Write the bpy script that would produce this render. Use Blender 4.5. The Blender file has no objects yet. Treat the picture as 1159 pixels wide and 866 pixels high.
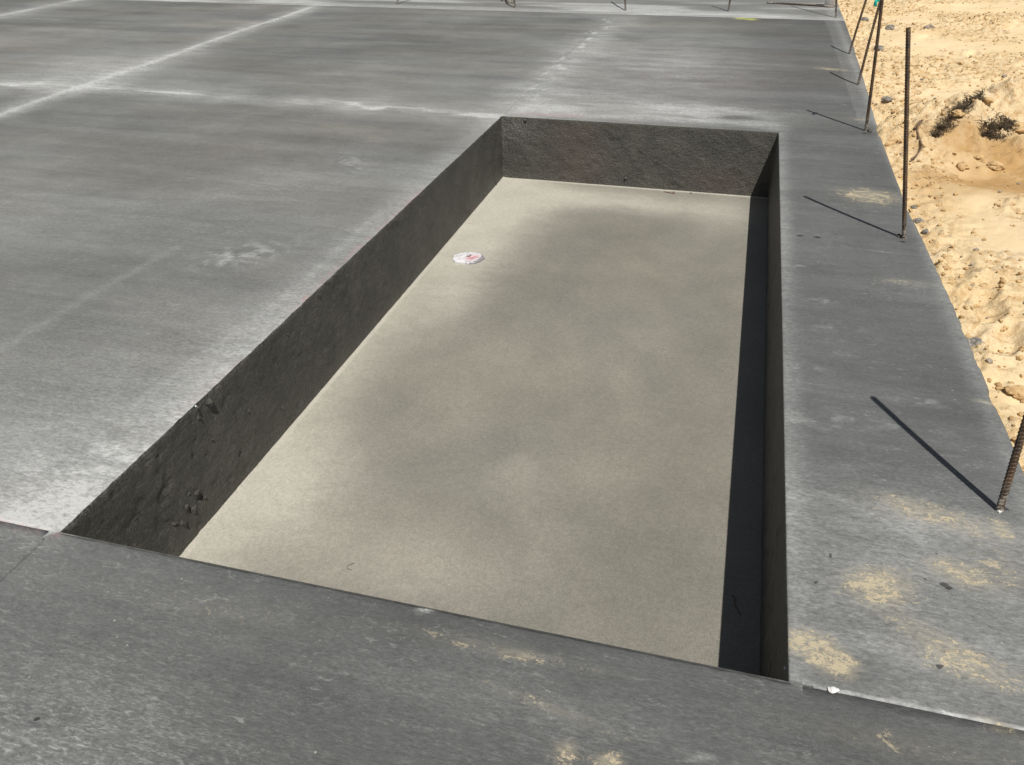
import bpy, math, random
import numpy as np
from mathutils import Vector, Matrix

random.seed(7); RNG = np.random.default_rng(7)
scene = bpy.context.scene
COL = scene.collection

# ------------------------------------------------------------------ camera
CAM = np.array([1.6154, -1.2503, 1.5]); YAW, PITCH, ROLL, FPX = -0.2714, 0.5670, -0.0139, 922.2
def cam_axes():
    cy, sy, cp, sp = math.cos(YAW), math.sin(YAW), math.cos(PITCH), math.sin(PITCH)
    f = np.array([sy*cp, cy*cp, -sp]); r0 = np.array([cy, -sy, 0.]); u0 = np.cross(r0, f)
    cr, sr = math.cos(ROLL), math.sin(ROLL)
    return cr*r0+sr*u0, -sr*r0+cr*u0, f
AX = cam_axes()
def at(px, py, z=0.0):
    """survey helper: the spot on the level z that was measured at a point of the photograph"""
    r, u, f = AX
    d = r*(px-579.5)/FPX - u*(py-433)/FPX + f
    t = (z-CAM[2])/d[2]
    return CAM[0]+t*d[0], CAM[1]+t*d[1]

W, L, DEP = 1.878, 4.3865, 0.4454           # recess: width, length, depth
SUN = np.array([.263, -.5145, 1.0])         # towards the sun

# ------------------------------------------------------------------ noise (numpy)
_P = RNG.permutation(4096)
def _h(ix, iy, iz):
    return _P[(_P[(_P[ix & 4095] + iy) & 4095] + iz) & 4095] / 4095.0
def vnoise(x, y, z=0.0):
    x = np.asarray(x, float); y = np.asarray(y, float)+0*x; z = np.asarray(z, float)+0*x
    ix, iy, iz = np.floor(x).astype(int), np.floor(y).astype(int), np.floor(z).astype(int)
    fx, fy, fz = x-ix, y-iy, z-iz
    fx, fy, fz = [t*t*t*(t*(t*6-15)+10) for t in (fx, fy, fz)]
    def l(a, b, t): return a+(b-a)*t
    return l(l(l(_h(ix,iy,iz), _h(ix+1,iy,iz), fx), l(_h(ix,iy+1,iz), _h(ix+1,iy+1,iz), fx), fy),
             l(l(_h(ix,iy,iz+1), _h(ix+1,iy,iz+1), fx), l(_h(ix,iy+1,iz+1), _h(ix+1,iy+1,iz+1), fx), fy), fz)
def fbm(x, y, z=0.0, o=4):
    s = 0; a = .5; t = 0
    for k in range(o):
        s = s + a*vnoise(x*2**k+17.3*k, y*2**k+5.1*k, np.asarray(z)*2**k+9.7*k); t += a; a *= .5
    return s/t
def sstep(a, b, x):
    t = np.clip((x-a)/(b-a), 0, 1); return t*t*(3-2*t)

# ------------------------------------------------------------------ mesh helpers
def new_mesh(name, verts, faces, mats, parent=None, smooth=True, fmat=None, attrs=None):
    me = bpy.data.meshes.new(name)
    verts = np.asarray(verts, dtype=np.float32); faces = np.asarray(faces, dtype=np.int32)
    if faces.ndim == 2:
        n, k = faces.shape
        me.vertices.add(len(verts)); me.vertices.foreach_set('co', verts.ravel())
        me.loops.add(n*k); me.loops.foreach_set('vertex_index', faces.ravel())
        me.polygons.add(n); me.polygons.foreach_set('loop_start', np.arange(0, n*k, k, dtype=np.int32))
        me.update(calc_edges=True); me.validate()
    for m in (mats if isinstance(mats, (list, tuple)) else [mats]): me.materials.append(m)
    if fmat is not None: me.polygons.foreach_set('material_index', np.asarray(fmat, dtype=np.int32))
    me.polygons.foreach_set('use_smooth', np.full(len(me.polygons), smooth))
    for k, v in (attrs or {}).items():
        a = me.attributes.new(k, 'FLOAT', 'POINT'); a.data.foreach_set('value', np.asarray(v, dtype=np.float32))
    me.update()
    o = bpy.data.objects.new(name, me); COL.objects.link(o)
    if parent: o.parent = parent
    return o
def poly_mesh(name, verts, faces, mats, parent=None, smooth=True):
    me = bpy.data.meshes.new(name); me.from_pydata([tuple(v) for v in verts], [], faces); me.validate()
    me.materials.append(mats); me.polygons.foreach_set('use_smooth', [smooth]*len(me.polygons))
    me.update()
    o = bpy.data.objects.new(name, me); COL.objects.link(o)
    if parent: o.parent = parent
    return o
def tag(o, label=None, cat=None, group=None, kind=None):
    if label: o['label'] = label
    if cat: o['category'] = cat
    if group: o['group'] = group
    if kind: o['kind'] = kind
    return o

# ------------------------------------------------------------------ node helper
class NT:
    def __init__(s, name):
        s.m = bpy.data.materials.new(name); s.m.use_nodes = True
        s.t = s.m.node_tree; s.bsdf = s.t.nodes['Principled BSDF']
        tc = s.t.nodes.new('ShaderNodeTexCoord'); s.co = tc.outputs['Object']
    def n(s, typ, ins=None, **kw):
        nd = s.t.nodes.new(typ)
        for k, v in kw.items(): setattr(nd, k, v)
        for k, v in (ins or {}).items():
            if isinstance(v, bpy.types.NodeSocket): s.t.links.new(v, nd.inputs[k])
            else: nd.inputs[k].default_value = v
        return nd
    def attr(s, name): return s.n('ShaderNodeAttribute', attribute_name=name).outputs['Fac']
    def math(s, op, a, b=0.0, clamp=False):
        nd = s.n('ShaderNodeMath', {0: a, 1: b}, operation=op, use_clamp=clamp); return nd.outputs[0]
    def scale(s, vec, sc, rot=(0,0,0), loc=(0,0,0)):
        return s.n('ShaderNodeMapping', {'Vector': vec, 'Scale': sc, 'Rotation': rot, 'Location': loc}).outputs[0]
    def noise(s, vec, sc, detail=4, rough=.55, dist=0.0):
        return s.n('ShaderNodeTexNoise', {'Vector': vec, 'Scale': sc, 'Detail': detail, 'Roughness': rough, 'Distortion': dist}).outputs['Fac']
    def ramp(s, v, a, b, lo=0.0, hi=1.0):
        return s.n('ShaderNodeMapRange', {'Value': v, 'From Min': a, 'From Max': b, 'To Min': lo, 'To Max': hi}, interpolation_type='SMOOTHSTEP').outputs[0]
    def lin(s, v, a, b, lo, hi):
        return s.n('ShaderNodeMapRange', {'Value': v, 'From Min': a, 'From Max': b, 'To Min': lo, 'To Max': hi}).outputs[0]
    def mix(s, f, a, b, blend='MIX'):
        nd = s.n('ShaderNodeMix', data_type='RGBA', blend_type=blend)
        for i, v in ((0, f), (6, a), (7, b)):
            if isinstance(v, bpy.types.NodeSocket): s.t.links.new(v, nd.inputs[i])
            else: nd.inputs[i].default_value = (*v, 1) if isinstance(v, tuple) else v
        return nd.outputs[2]
    def grey(s, v):
        return s.n('ShaderNodeCombineColor', {0: v, 1: v, 2: v}).outputs[0]
    def bump(s, h, strength, dist, prev=None):
        ins = {'Height': h, 'Strength': strength, 'Distance': dist}
        if prev is not None: ins['Normal'] = prev
        return s.n('ShaderNodeBump', ins).outputs[0]
    def out(s, col=None, rough=None, normal=None, spec=None):
        for k, v in (('Base Color', col), ('Roughness', rough), ('Normal', normal), ('Specular IOR Level', spec)):
            if v is None: continue
            if isinstance(v, bpy.types.NodeSocket): s.t.links.new(v, s.bsdf.inputs[k])
            else: s.bsdf.inputs[k].default_value = (*v, 1) if isinstance(v, tuple) else v
        return s.m

# ------------------------------------------------------------------ materials
def mat_slab():
    s = NT('troweled_concrete'); co = s.co
    tone, pale, dust, pit, pink, yel = [s.attr(k) for k in ('tone', 'pale', 'dust', 'pit', 'pink', 'yel')]
    # trowel drag marks run across the slab (x), at several widths
    st1 = s.noise(s.scale(co, (.55, 5.5, 1)), 1.0, 5, .6, .4)
    st2 = s.noise(s.scale(co, (7, 42, 1), (0,0,.06)), 1.0, 4, .65, .6)
    arc = s.noise(s.scale(co, (26, 60, 1), (0,0,-.5)), 1.0, 3, .6, 1.5)
    cloud = s.noise(co, 2.3, 4, .55)
    blot = s.noise(co, 14.0, 5, .65)
    fine = s.noise(s.scale(co, (70, 170, 100), (0,0,.15)), 1.0, 4, .75)
    speck = s.noise(s.scale(co, (38, 85, 60), (0,0,-.2)), 1.0, 5, .75, .4)
    grain = s.noise(co, 420.0, 2, .6)
    t = s.math('MULTIPLY', tone, s.lin(st1, .28, .72, .86, 1.14))
    t = s.math('MULTIPLY', t, s.lin(cloud, .3, .7, .88, 1.12))
    t = s.math('MULTIPLY', t, s.lin(blot, .3, .7, .93, 1.07))
    t = s.math('MULTIPLY', t, s.lin(st2, .3, .7, .93, 1.07))
    t = s.math('MULTIPLY', t, s.lin(fine, .3, .7, .80, 1.20))
    t = s.math('MULTIPLY', t, s.lin(speck, .3, .7, .91, 1.09))
    t = s.math('MULTIPLY', t, s.lin(grain, .3, .7, .82, 1.18))
    hue = s.mix(s.ramp(s.noise(s.scale(co, (.5, 1.4, 1), loc=(3,1,0)), 1.0, 3), .38, .62), (.985, 1.0, .955), (1.03, 1.0, .90))
    hue = s.mix(s.attr('cool'), hue, (.975, 1.005, .98))
    col = s.mix(1.0, s.grey(t), hue, 'MULTIPLY')
    # pale laitance and painted-in gloss: soft bloom broken by drag marks and fine speckle
    p0 = s.math('MULTIPLY', pale, s.lin(s.noise(s.scale(co, (5, 16, 1), (0,0,.1)), 1.0, 5, .65, .5), .3, .7, .55, 1.35))
    p0 = s.math('MULTIPLY', p0, s.lin(speck, .34, .66, .45, 1.55))
    p0 = s.math('MULTIPLY', p0, s.lin(fine, .32, .68, .65, 1.35), True)
    sf = s.attr('scuff'); sw = s.noise(s.scale(co, (26, 105, 1), (0,0,.35)), 1.0, 5, .75, 1.0)
    p0 = s.math('ADD', p0, s.math('MULTIPLY', sf, s.math('MULTIPLY', s.ramp(sw, .46, .66, 0, .42), s.lin(speck, .35, .65, .2, 1.2))), True)
    col = s.mix(p0, col, (.43, .435, .425))
    # everywhere: scuffed pale flecks
    fl = s.ramp(s.math('ADD', s.math('MULTIPLY', st2, .55), s.math('MULTIPLY', fine, .45)), .56, .70)
    fl2 = s.math('MULTIPLY', fl, s.ramp(cloud, .40, .64, .06, .36))
    col = s.mix(fl2, col, (.34, .34, .325))
    sc = s.math('MULTIPLY', s.ramp(arc, .57, .72), s.ramp(s.noise(co, 3.1, 3), .46, .64, 0, .30))
    col = s.mix(sc, col, (.36, .36, .35))
    # tiny spatter dots
    vo = s.n('ShaderNodeTexVoronoi', {'Vector': co, 'Scale': 26.0}, feature='F1')
    rad = s.math('MULTIPLY', s.n('ShaderNodeSeparateColor', {0: vo.outputs['Color']}).outputs[0], 1.0)
    dots = s.math('MULTIPLY', s.ramp(vo.outputs['Distance'], .045, .09, 1, 0), s.ramp(rad, .90, .93))
    col = s.mix(s.math('MULTIPLY', dots, .55), col, (.42, .40, .34))
    # sand trodden on to the slab
    dn = s.math('ADD', s.math('MULTIPLY', s.noise(s.scale(co, (17, 27, 1), (0,0,.12)), 1.0, 6, .72, .9), .65),
                s.math('MULTIPLY', s.noise(co, 110.0, 3, .7), .35))
    dn = s.math('ADD', s.math('MULTIPLY', s.math('SUBTRACT', dn, .5), 3.0), .5)
    dm = s.ramp(s.math('ADD', dn, s.math('MULTIPLY', dust, .36)), .74, .88)
    dm = s.math('MULTIPLY', dm, s.ramp(dust, .02, .40, 0, .82))
    film = s.math('MULTIPLY', s.ramp(dust, .05, .8, 0, .50), s.lin(speck, .35, .65, .3, 1.5))
    col = s.mix(film, col, (.36, .32, .23))
    dcol = s.mix(s.noise(co, 60.0, 3), (.34, .285, .185), (.47, .405, .28))
    col = s.mix(dm, col, dcol)
    pk = s.math('MULTIPLY', pink, s.ramp(s.noise(co, 38.0, 4, .7), .42, .62))
    col = s.mix(s.math('MULTIPLY', pk, .45, True), col, (.42, .17, .18))
    yk = s.math('MULTIPLY', yel, s.ramp(s.noise(s.scale(co, (12, 50, 1)), 1.0, 4, .7), .40, .55), True)
    col = s.mix(yk, col, (.55, .56, .10))
    pt = s.math('MULTIPLY', s.ramp(s.math('ADD', pit, s.math('MULTIPLY', s.noise(co, 70.0, 3, .7), 1.0)), .95, 1.15), .8)
    col = s.mix(pt, col, (.022, .021, .02))
    h = s.math('ADD', s.math('MULTIPLY', fine, .5), s.math('MULTIPLY', st2, .7))
    h = s.math('ADD', h, s.math('MULTIPLY', blot, .6)); h = s.math('ADD', h, s.math('MULTIPLY', dm, .5))
    h = s.math('SUBTRACT', h, s.math('MULTIPLY', pt, 2.5))
    nrm = s.bump(h, .55, .0035)
    rough = s.lin(st1, .3, .7, .50, .66)
    return s.out(col, rough, nrm, .42)

def mat_wall():
    s = NT('rough_green_concrete'); co = s.co
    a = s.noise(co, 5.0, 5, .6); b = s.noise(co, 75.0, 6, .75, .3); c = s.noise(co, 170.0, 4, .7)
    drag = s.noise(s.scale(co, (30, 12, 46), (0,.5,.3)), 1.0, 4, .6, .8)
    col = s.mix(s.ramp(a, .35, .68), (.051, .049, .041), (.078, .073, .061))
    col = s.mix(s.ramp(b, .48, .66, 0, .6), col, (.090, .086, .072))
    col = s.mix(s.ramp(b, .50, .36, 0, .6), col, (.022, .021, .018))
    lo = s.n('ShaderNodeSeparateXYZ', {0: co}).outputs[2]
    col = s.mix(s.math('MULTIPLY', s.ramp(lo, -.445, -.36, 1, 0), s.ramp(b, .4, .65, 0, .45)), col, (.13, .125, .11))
    red = s.math('MULTIPLY', s.attr('pink'), s.ramp(b, .35, .7))
    col = s.mix(s.math('MULTIPLY', red, .35), col, (.13, .055, .045))
    wh = s.math('MULTIPLY', s.attr('pale'), s.ramp(b, .42, .68))
    col = s.mix(s.math('MULTIPLY', wh, .6), col, (.26, .26, .25))
    h = s.math('ADD', s.math('MULTIPLY', b, 1.0), s.math('MULTIPLY', c, .35))
    h = s.math('ADD', h, s.math('MULTIPLY', drag, .8))
    return s.out(col, s.lin(b, .3, .7, .48, .68), s.bump(h, 1.0, .008), .5)

def mat_floor():
    s = NT('smooth_cured_floor'); co = s.co
    pale, dark, warm = s.attr('pale'), s.attr('dark'), s.attr('warm')
    c1 = s.noise(s.scale(co, (1.6, 1.1, 1), (0,0,.5)), 1.0, 6, .6, 1.0)
    mot = s.noise(s.scale(co, (3.5, 6.5, 1), (0,0,.35)), 1.0, 6, .65, 1.2)
    c2 = s.noise(co, 4.0, 5, .6); g = s.noise(co, 300.0, 3, .7); g2 = s.noise(co, 75.0, 4, .65)
    col = s.mix(s.ramp(c1, .38, .64), (.174, .167, .141), (.202, .189, .158))
    pale = s.math('MULTIPLY', pale, s.lin(mot, .3, .7, .85, 1.15), True)
    dark = s.math('MULTIPLY', dark, s.lin(mot, .3, .7, 1.3, .7), True)
    col = s.mix(s.ramp(pale, .0, 1.0), col, (.37, .352, .298))
    col = s.mix(s.math('MULTIPLY', dark, .75, True), col, (.140, .135, .112))
    col = s.mix(s.math('MULTIPLY', warm, .22, True), col, (.235, .190, .150))
    v = s.math('MULTIPLY', s.lin(c2, .3, .7, .93, 1.07), s.lin(g, .3, .7, .80, 1.20))
    v = s.math('MULTIPLY', v, s.lin(g2, .3, .7, .88, 1.12))
    col = s.mix(1.0, col, s.grey(v), 'MULTIPLY')
    vo = s.n('ShaderNodeTexVoronoi', {'Vector': co, 'Scale': 34.0}, feature='F1')
    rad = s.n('ShaderNodeSeparateColor', {0: vo.outputs['Color']}).outputs[0]
    dots = s.math('MULTIPLY', s.ramp(vo.outputs['Distance'], .03, .08, 1, 0), s.ramp(rad, .90, .92))
    col = s.mix(s.math('MULTIPLY', dots, .5), col, (.48, .45, .38))
    h = s.math('ADD', s.math('MULTIPLY', g, .3), g2)
    return s.out(col, .62, s.bump(h, .3, .002), .35)

def mat_sand():
    s = NT('dry_sand'); co = s.co
    cr = s.attr('crumb'); dk = s.attr('dark')
    a = s.noise(co, 1.4, 4, .6); b = s.noise(co, 18.0, 5, .65, .3); c = s.noise(co, 240.0, 3, .7)
    col = s.mix(s.ramp(a, .35, .65), (.63, .50, .315), (.59, .455, .265))
    k = s.math('MULTIPLY', s.ramp(b, .45, .68), s.lin(cr, 0, 1, .10, .85))
    col = s.mix(k, col, (.42, .265, .12))
    mot = s.ramp(s.noise(co, 85.0, 4, .75), .55, .66)
    col = s.mix(s.math('MULTIPLY', mot, s.lin(cr, 0, 1, .10, .55)), col, (.30, .20, .11))
    wh = s.ramp(s.noise(co, 7.0, 4, .6, .5), .60, .72)
    col = s.mix(s.math('MULTIPLY', wh, .35), col, (.60, .53, .41))
    col = s.mix(s.math('MULTIPLY', dk, .9, True), col, (.36, .215, .085))
    col = s.mix(1.0, col, s.grey(s.lin(c, .3, .7, .90, 1.1)), 'MULTIPLY')
    h = s.math('ADD', s.math('MULTIPLY', b, s.lin(cr, 0, 1, .4, 1.6)), s.math('MULTIPLY', c, .12))
    h = s.math('ADD', h, s.math('MULTIPLY', s.noise(co, 70.0, 4, .7), s.lin(cr, 0, 1, .15, .8)))
    return s.out(col, .95, s.bump(h, .8, .012), .1)

def mat_rebar():
    s = NT('rusty_steel'); co = s.co
    b = s.noise(co, 30.0, 4, .65); z = s.n('ShaderNodeSeparateXYZ', {0: co}).outputs[2]
    col = s.mix(s.ramp(b, .35, .65), (.028, .018, .012), (.085, .048, .022))
    col = s.mix(s.ramp(s.noise(co, 9.0, 3), .52, .64, 0, .6), col, (.14, .095, .035))
    sm = s.math('MULTIPLY', s.ramp(z, .0, .13, 1, 0), s.ramp(s.noise(co, 70.0, 3, .6), .42, .55))
    col = s.mix(sm, col, (.24, .22, .19))
    return s.out(col, .62, s.bump(b, .5, .002), .5)
def mat_simple(name, c1, c2, sc=20.0, rough=.8, bump=.004, spec=.3):
    s = NT(name); b = s.noise(s.co, sc, 5, .65)
    return s.out(s.mix(s.ramp(b, .35, .65), c1, c2), rough, s.bump(b, .6, bump), spec)

M_SLAB, M_WALL, M_FLOOR, M_SAND, M_REBAR = mat_slab(), mat_wall(), mat_floor(), mat_sand(), mat_rebar()
M_GREY = mat_simple('grey_mortar', (.11, .10, .085), (.27, .25, .215), 60)
M_MORT = mat_simple('dark_mortar', (.05, .047, .04), (.11, .10, .09), 60)
M_CLOD = mat_simple('sand_clod', (.52, .37, .19), (.36, .23, .11), 45, .95, .006, .1)
M_STONE = mat_simple('dull_stone', (.20, .16, .13), (.34, .28, .22), 30)
M_WHITE = mat_simple('white_pvc', (.66, .66, .65), (.80, .80, .79), 12, .4, .0005)
M_BLACK = mat_simple('black_rubber', (.012, .012, .013), (.03, .03, .03), 12, .6, .0005)
M_CHIP = mat_simple('white_mortar_chip', (.50, .49, .47), (.72, .71, .69), 70)
M_ROOT = mat_simple('dry_root', (.10, .065, .04), (.20, .13, .08), 80)
M_STRAW = mat_simple('dead_grass', (.045, .033, .020), (.11, .078, .045), 30, .9)
M_TEAL = mat_simple('teal_ribbon', (.01, .38, .32), (.02, .48, .40), 10, .45, .0005)

# ------------------------------------------------------------------ slab stain maps, in slab coordinates
def blob(x, y, px, py, rx, ry, ang=0, amp=1.0, pw=2):
    cx, cy = at(px, py); c, s = math.cos(ang), math.sin(ang)
    u = ((x-cx)*c+(y-cy)*s)/rx; v = (-(x-cx)*s+(y-cy)*c)/ry
    return amp*np.exp(-(u*u+v*v)**(pw/2))
def line(x, y, pts, w, amp=1.0, wob=0.0):
    P = [at(*q) for q in pts]; d = np.full(np.shape(x), 1e9)
    if wob: x = x+wob*(fbm(x*3, y*3, 3.3)-.5); y = y+wob*(fbm(x*3, y*3, 7.3)-.5)
    for (ax, ay), (bx, by) in zip(P[:-1], P[1:]):
        dx, dy = bx-ax, by-ay; t = np.clip(((x-ax)*dx+(y-ay)*dy)/(dx*dx+dy*dy), 0, 1)
        d = np.minimum(d, np.hypot(x-ax-t*dx, y-ay-t*dy))
    return amp*np.exp(-(d/w)**2)
JOINT_Y = 9.06
LJ = [(0,130),(60,108),(120,88),(180,68),(250,42),(300,26),(360,5)]
TJ = [(-60,93),(0,95),(100,99),(200,104),(290,112),(400,118),(500,127),(566,131)]
def maps(x, y):
    x = np.asarray(x, float); y = np.asarray(y, float)
    n1 = fbm(x*1.1, y*1.1, 1.0); n2 = fbm(x*.7, y*3.5, 2.0); n3 = fbm(x*6, y*14, 4.0); n4 = fbm(x*2.6, y*9, 5.0)
    front, rear = y < 0, y > JOINT_Y
    right = (x > W-.05) & ~front & (y < L)
    rightness = sstep(.4, 2.3, x)*~front
    tone = np.where(front, .085, np.where(rear, .15, .155))
    tone = np.where(~front & ~rear, .136*(1-rightness)+.098*rightness, tone)
    tone = np.where(~front & ~rear & (y > L), tone*(1+.10*sstep(1.0,-.5,x)), tone)
    tone = tone*(1+.35*(n1-.5))*(1+.7*(n2-.5)*sstep(3, 6, y))*(1-.08*sstep(4,6,y))
    pale = np.zeros_like(x)
    # long joint and its bloom
    pale += line(x, y, LJ, .030, .62, .06)*(.25+1.3*fbm(x*2, y*3, 71.)) + line(x, y, LJ, .17, .36, .3)*(.2+1.5*n3) + blob(x, y, 110, 78, .75, .75, .2, .42)
    pale += line(x, y, [(-40,27),(0,18),(90,0),(120,-6)], .05, .6, .12) + line(x, y, [(0,18),(90,0)], .3, .25)
    # joint running left from the recess corner
    pale += line(x, y, TJ, .030, .85, .34)*sstep(.38,.62,fbm(x*2.2, y*5, 72.)) + line(x, y, TJ, .20, .32, .3)*(.1+1.8*n4)
    # joint running away from the recess corner
    pale += line(x, y, [(600,112),(645,68),(700,24)], .24, .28, .2)*(.2+1.6*n3) + line(x, y, [(600,112),(640,65),(690,20)], .06, .5, .25)*sstep(.56,.68,fbm(x*17, y*9, 73.))
    pale += blob(x, y, 740, 70, .85, 1.3, 0, .30)*(.3+1.5*n4) + blob(x, y, 620, 122, .35, .10, 0, .55)
    pale += line(x, y, [(590,126),(700,132),(800,137),(872,142)], .10, .38, .1) + blob(x, y, 790, 126, .55, .18, 0, .6)+blob(x, y, 680, 112, .9, .35, 0, .22)*(.4+1.2*n3)
    pale -= blob(x, y, 832, 133, .13, .07, 0, .55)
    # lip on the long side; front corner bloom, part laitance, part gloss painted pale
    lip = np.exp(-(np.clip(-x, 0, 9)/.14)**2)*(x < .05)*(y > 0)*(y < L)
    pale += lip*(.14+.28*n1) + blob(x, y, 50, 582, .12, .12, 0, .75) + blob(x, y, 0, 560, .28, .35, .3, .24)*(.5+n3)
    pale += blob(x, y, 60, 470, .8, .7, 0, .09)*(.4+1.2*n1) + (blob(x, y, 275, 288, .19, .11, .9, .42)+blob(x, y, 400, 186, .10, .18, .6, .30)+blob(x, y, 130, 520, .25, .2, .9, .4))*sstep(.47,.66,fbm(x*26, y*40+x*20, 9.1))
    pale += blob(x, y, 340, 205, .5, .3, .5, .16) + blob(x, y, 90, 240, 2.2, .5, 0, .10)*(.4+1.2*n4) + blob(x, y, 300, 395, .35, .5, .6, .14)
    pale += line(x, y, [(0,395),(100,335),(200,280)], .03, .10) + line(x, y, [(150,460),(330,330),(430,240)], .02, .14)*(n3*1.5)
    pale += line(x, y, [(-20,582),(0,585),(62,602)], .018, .9)*(y > 0) + line(x, y, [(905,776),(1020,796),(1159,826),(1200,834)], .0065, .85)*(y > -.004)*(1.3*fbm(x*30, y*10, 3.)-.1)
    # lip on the near-right side, right-hand strip
    lip2 = np.exp(-(np.clip(x-W, 0, 9)/.05)**2)*(x > W-.05)*(y < L)*(y > 0); pale += lip2*(.10+.25*n1)
    edge = np.exp(-((x-2.52)/.035)**2)*(y > .2); pale += edge*.16*(.4+1.2*n1)*(y < 12)
    pale += ((x > 2.40)*(x < 2.7)*(y > 4.7)*(y < JOINT_Y))*.09
    pale += blob(x, y, 1020, 640, .42, .30, 0, .12)*(.2+1.6*n3) + blob(x, y, 1080, 740, .5, .22, 0, .16)*(.2+1.6*n3) + blob(x, y, 1010, 590, .4, .12, 0, .18)*(n4*2)
    for q in [(905,300,.10,.03),(930,340,.08,.03),(945,370,.1,.02),(1040,322,.12,.03),(912,415,.06,.03),(1045,455,.10,.025),(1000,480,.2,.03),(930,480,.12,.04)]:
        pale += blob(x, y, q[0], q[1], q[2], q[3], 0, .17)*sstep(.45,.68,fbm(x*26, y*60, 74.))
    # rear slab
    pale += np.where(rear, .06+.50*sstep(.48,.68,n2), 0) + np.exp(-((y-JOINT_Y-.12)/.16)**2)*rear*.40
    pale = pale*np.where(front, .25, 1)
    # front slab: scuffed corners
    pale += front*(blob(x, y, 40, 860, .38, .20, -.3, .12) + blob(x, y, 790, 858, .02, .006, .2, .45)*(n3*1.6)
             + blob(x, y, 480, 690, .016, .006, .3, .9) + blob(x, y, 560, 790, .8, .10, 0, .05))
    scuff = front*(blob(x, y, 90, 850, .42, .20, -.25, 1.0) + blob(x, y, 300, 640, .5, .03, 0, .3) + .05 + blob(x, y, 660, 860, .5, .15, 0, .25))
    scuff = scuff + ~front*(.05+blob(x, y, 60, 480, .8, .7, 0, .35)+blob(x, y, 1060, 700, .5, .4, 0, .15))
    dust = np.zeros_like(x)
    for px, py, rx, ry, a, am in [(q[0], q[1], q[2]*.95, q[3]*.95, q[4], q[5]*(.80 if q[5] > .6 else .72)) for q in [(985,222,.17,.13,0,.95),(940,78,.17,.06,-.3,.75),(995,662,.09,.065,.2,1.15),(1082,648,.08,.05,-.4,.85),(1070,590,.28,.07,-.1,.48),
            (925,733,.075,.045,-.5,1.0),(945,752,.05,.035,-.2,1.05),(905,728,.05,.03,.2,.95),(1055,720,.16,.05,-.5,.50),(1090,755,.16,.06,-.2,.55),(1143,828,.06,.015,-.4,1.0),(1150,650,.12,.10,0,.45),
            (640,850,.03,.035,-.6,.7),(690,862,.03,.02,0,1.1),(590,742,.06,.012,.1,.45),(620,800,.2,.02,-.15,.45),(1115,455,.04,.015,-.2,.85),(1030,320,.15,.05,0,.48),(1132,597,.02,.03,0,.85),
            (1040,575,.15,.04,-.3,.45),(975,135,.1,.06,0,.55),(880,118,.09,.03,0,.4),(1000,130,.03,.05,0,.5),(1060,285,.08,.05,0,.45),(560,733,.3,.03,0,.35),(250,690,.4,.06,0,.25),
            (300,170,.9,.3,0,.22),(80,180,.8,.3,0,.2),(1005,163,.05,.03,0,.5),(1030,845,.3,.04,0,.35)]]:
        dust += blob(x, y, px, py, rx, ry, a, am)
    pit = np.zeros_like(x)
    for px, py, r in [(q[0], q[1], q[2]*.75) for q in [(940,628,.011),(1047,655,.009),(1068,660,.014),(1075,665,.010),(923,658,.007),(1063,753,.012),(1060,625,.005),(1044,626,.005),(905,266,.022),(925,268,.024),(944,264,.016),
                      (1138,575,.014),(1022,273,.02),(978,150,.025),(225,782,.006),(41,812,.006),(254,834,.007),(1016,838,.004)]]:
        pit += blob(x, y, px, py, r*1.2, r, 0, 1.0)
    pit += line(x, y, [(902,772),(950,781)], .006, .8) + line(x-.03, y, LJ, .010, .6, .06)*sstep(.45,.6,fbm(x*3,y*3,75.)) + line(x, y-.03, TJ, .010, .6, .3)*sstep(.45,.6,fbm(x*3,y*3,76.))
    pink = line(x, y, [(330,352),(400,285),(480,213)], .010, .9)*(n3*1.8) + line(x, y, [(275,405),(200,470)], .012, .6)*n3 + line(x, y, [(595,129),(655,131)], .035, .95)
    pink += line(x, y, [(0,588),(66,606)], .008, .7) + blob(x, y, 780, 90, 1.0, .8, 0, .12) + blob(x, y, 1080, 325, .03, .02, 0, .5)
    yel = line(x, y, [(838,21),(850,22)], .06, .9)
    return dict(tone=tone, cool=np.where(front, .9, .85*sstep(.6, 2.0, x)*sstep(6.5, 4., y)+.25*sstep(3., 0., y)), scuff=np.clip(scuff, 0, 1), pale=np.clip(pale, 0, 1), dust=np.clip(dust, 0, 1.3), pit=np.clip(pit, 0, 1), pink=np.clip(pink, 0, 1), yel=np.clip(yel, 0, 1))

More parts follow.
